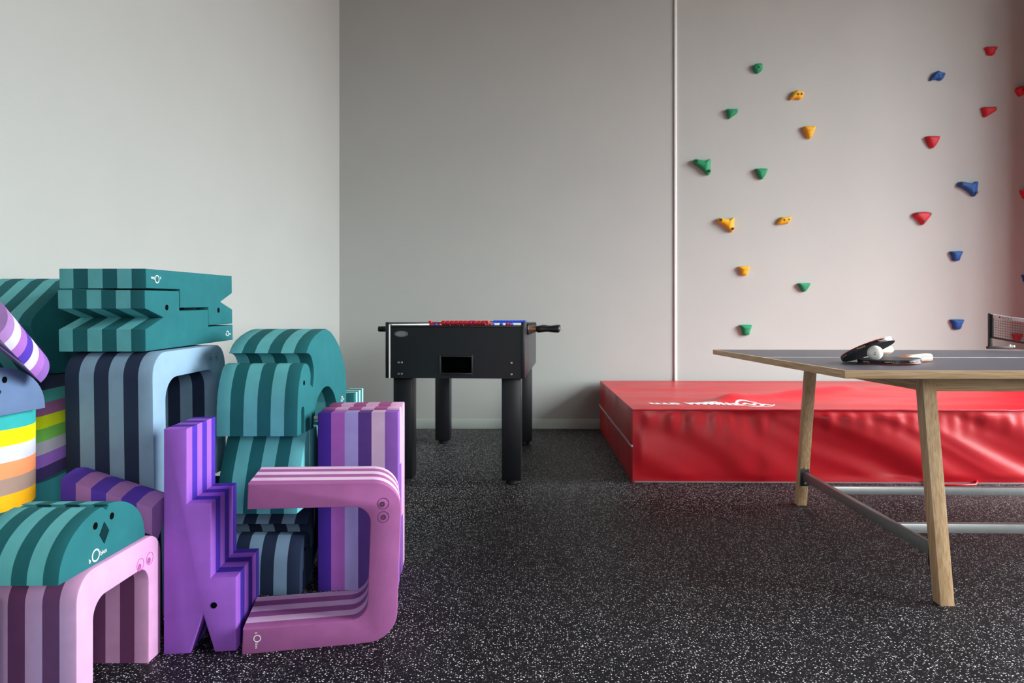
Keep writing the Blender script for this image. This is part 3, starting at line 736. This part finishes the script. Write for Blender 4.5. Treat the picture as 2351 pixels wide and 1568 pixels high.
layers(t, [(u*.80, v*.805) for u, v in EL], .265, alt(ND, NL), bev=.003)
hole_eye(t, .053, .135, .007)

# upright interlocked pair behind the C
L, W = .600, .190
t = empty('foam_crocodile', (-.4187, 2.310, 0), (0, 0, Z90+R(5)))
tag(t, 'upright foam crocodile in six shades of purple, its back to the camera', 'foam toy', GRP)
layers(t, [(v, u) for u, v in croc_lying(L, W)], .268, ['8a58b0', 'd4b4d2', '5a3a86', 'a89ad8', 'a95fb8', '4a2a98'])
t = empty('foam_crocodile', (-.4187, 2.310, 0), (0, 0, Z90+R(5)))
tag(t, 'pink striped foam crocodile standing upside down behind the purple one', 'foam toy', GRP)
layers(t, [(.262-v, L+.004-u) for u, v in croc_lying(L, W)], .268, alt('dba8cc', 'a8558c'))
t = empty('foam_crocodile', (-.775, 2.90, 0), (0, 0, R(4)))
tag(t, 'teal foam crocodile standing at the back, only its striped tail showing', 'foam toy', GRP)
layers(t, [(v, u) for u, v in croc_lying(.60, .19)], .24, alt(TD, 'a8d8d6'))

# purple wedge between the arches
t = empty('foam_wedge', (0, 0, 0))
tag(t, 'violet and lilac striped foam wedge sloping down behind the teal chick', 'foam toy', GRP)
a0 = Vector((-1.305, 1.925, .4625)); a1 = Vector((-1.03, 1.895, .387)); ax = (a1-a0)
sec = [(0, 0), (0, -.075), (.030, -.095), (.118, .006), (.098, .012), (.066, .016), (.033, .010)]
for i, c in enumerate(alt('6a4ad4', 'cc90de')):
    vs_ = [a0+ax*((i+k)/6)+Vector((.02*p[0]*0, p[0], p[1])) for k in (0, 1) for p in sec]; n = len(sec)
    mesh_obj('foam_layer', vs_, [tuple(range(n)), tuple(range(n, 2*n))] + [(k, (k+1) % n, n+(k+1) % n, n+k) for k in range(n)], foam(c), t, 30)
t = empty('foam_cushion', (-1.075, 1.885, 0), (0, 0, Z90))
tag(t, 'dark navy foam block in the shadow under the violet wedge', 'foam toy', GRP)
layers(t, barrel_prof(.155, .285, .01), .24, alt(ND, '33405c'))

# layered round columns at the far left
def column(name, cx, cy, r, z0, z1, cols, label, ry=None, yaw=0, ex=2.0, N=48):
    t = empty(name, (cx, cy, z0), (0, 0, yaw)); tag(t, label, 'foam toy', GRP); ry = ry or r
    n = len(cols)
    for i, c in enumerate(cols):
        za, zb = (z1-z0)*(n-1-i)/n, (z1-z0)*(n-i)/n
        ring = []
        for k in range(N):
            an = 2*PI*k/N; co, si = math.cos(an), math.sin(an)
            ring.append((r*math.copysign(abs(co)**(2/ex), co), ry*math.copysign(abs(si)**(2/ex), si)))
        vs_ = [(x, y, za) for x, y in ring] + [(x, y, zb) for x, y in ring]
        mesh_obj('foam_layer', vs_, [tuple(range(N)), tuple(range(N, 2*N))] + [(k, (k+1) % N, N+(k+1) % N, N+k) for k in range(N)], foam(c), t, 40)
    return t
column('foam_column', -1.532, 1.80, .200, .415, .669, ['2fa0a0', 'f2ea00', 'c9c8d6', 'f09060', 'a08478', 'f5ae10'], 'bright rainbow-layered round foam column with yellow and amber bands')
column('foam_column', -1.535, 1.80, .195, 0, .414, [TD, TLt, TD, TLt], 'teal layered foam column under the bright rainbow column')
column('foam_column', -1.722, 2.27, .155, .396, .727, [ND, '3f9a94', '86507c', 'b8c400', '5e9a3e', '94909c', '7a50a0', '2e2050'], 'taller rainbow-layered foam block with green and lime bands, behind', ry=.205, yaw=R(14), ex=5)
column('foam_column', -1.70, 2.28, .15, 0, .395, [TD, '3c2a60', TD, TLt], 'dark teal foam block under the taller rainbow block', ry=.21, yaw=R(14), ex=4)

# hexagonal teal piece at the top left
hx = [(.14, 0), (.40, 0)] + [(.40+.10*math.sin(PI*i/8), .165-.165*math.cos(PI*i/8)) for i in range(1, 8)] + [(.40, .33), (.22, .33), (.185, .318)] + \
     [(.030, .205), (.012, .185), (.004, .165), (.012, .142), (.030, .118)]
t = empty('foam_drum', (-1.584, 2.19, .730), (0, 0, Z90))
tag(t, 'teal striped foam drum with a rounded corner at the upper left', 'foam toy', GRP)
layers(t, hx, .262, alt(TD, TLt), smooth=35)

chick('foam_chick', (-1.310, 1.53, .670), (0, 0, Z90), .340, .122, .25, alt('5d7296', '45577f'), 'blue-grey foam chick face at the left edge on the bright rainbow column', group=GRP)
# lilac half-round leaning over the blue-grey chick
t = empty('foam_half_round', (0, 0, 0))
tag(t, 'lilac, white and violet striped half-round foam leaning on the blue-grey chick', 'foam toy', GRP)
e0 = Vector((-1.184, 1.55, .862)); e1 = Vector((-1.273, 1.80, .746)); ax = e1-e0; an = ax.normalized()
w1 = an.cross(Vector((0, 0, 1))).normalized(); w2 = w1.cross(an)
A_, B_ = .062, .060; ph = R(42)
fv = -w1*math.cos(ph)+w2*math.sin(ph); gv = w2*math.cos(ph)+w1*math.sin(ph)
cols = ['a078b4', 'cdc6de', 'a56abc', '5238ae', 'd2cae0', 'a56abc', '8a60b0']
for i, c in enumerate(cols):
    K = 18; sec = [(A_-A_*math.cos(PI*k/K), B_*math.sin(PI*k/K)) for k in range(K+1)]; n = len(sec)
    q0 = -.12+1.12*i/7; q1 = -.12+1.12*(i+1)/7
    vs_ = [e0+ax*q+fv*p[0]+gv*p[1] for q in (q0, q1) for p in sec]
    mesh_obj('foam_layer', vs_, [tuple(range(n)), tuple(range(n, 2*n))] + [(k, (k+1) % n, n+(k+1) % n, n+k) for k in range(n)], foam(c), t, 40)
# sliver of a teal block at the left picture edge
t = empty('foam_cushion', (-1.112, 1.15, 0), (0, 0, Z90))
tag(t, 'teal foam block cut by the left picture edge, in front of the pink arch', 'foam toy', GRP)
layers(t, barrel_prof(.30, .314, .0), .24, alt(TLt, TD))

# move the empties of things built in world coordinates to their bases
def rebase(t):
    ch = [c for c in bpy.data.objects if c.parent == t]
    P = [c.matrix_basis @ v.co for c in ch for v in c.data.vertices]
    loc = Vector((sum(p.x for p in P)/len(P), sum(p.y for p in P)/len(P), min(p.z for p in P)))
    t.location = loc
    for c in ch: c.location = c.location - loc
for nm in ('foam_wedge', 'foam_half_round', 'window_1', 'fill_window'): rebase(bpy.data.objects[nm])
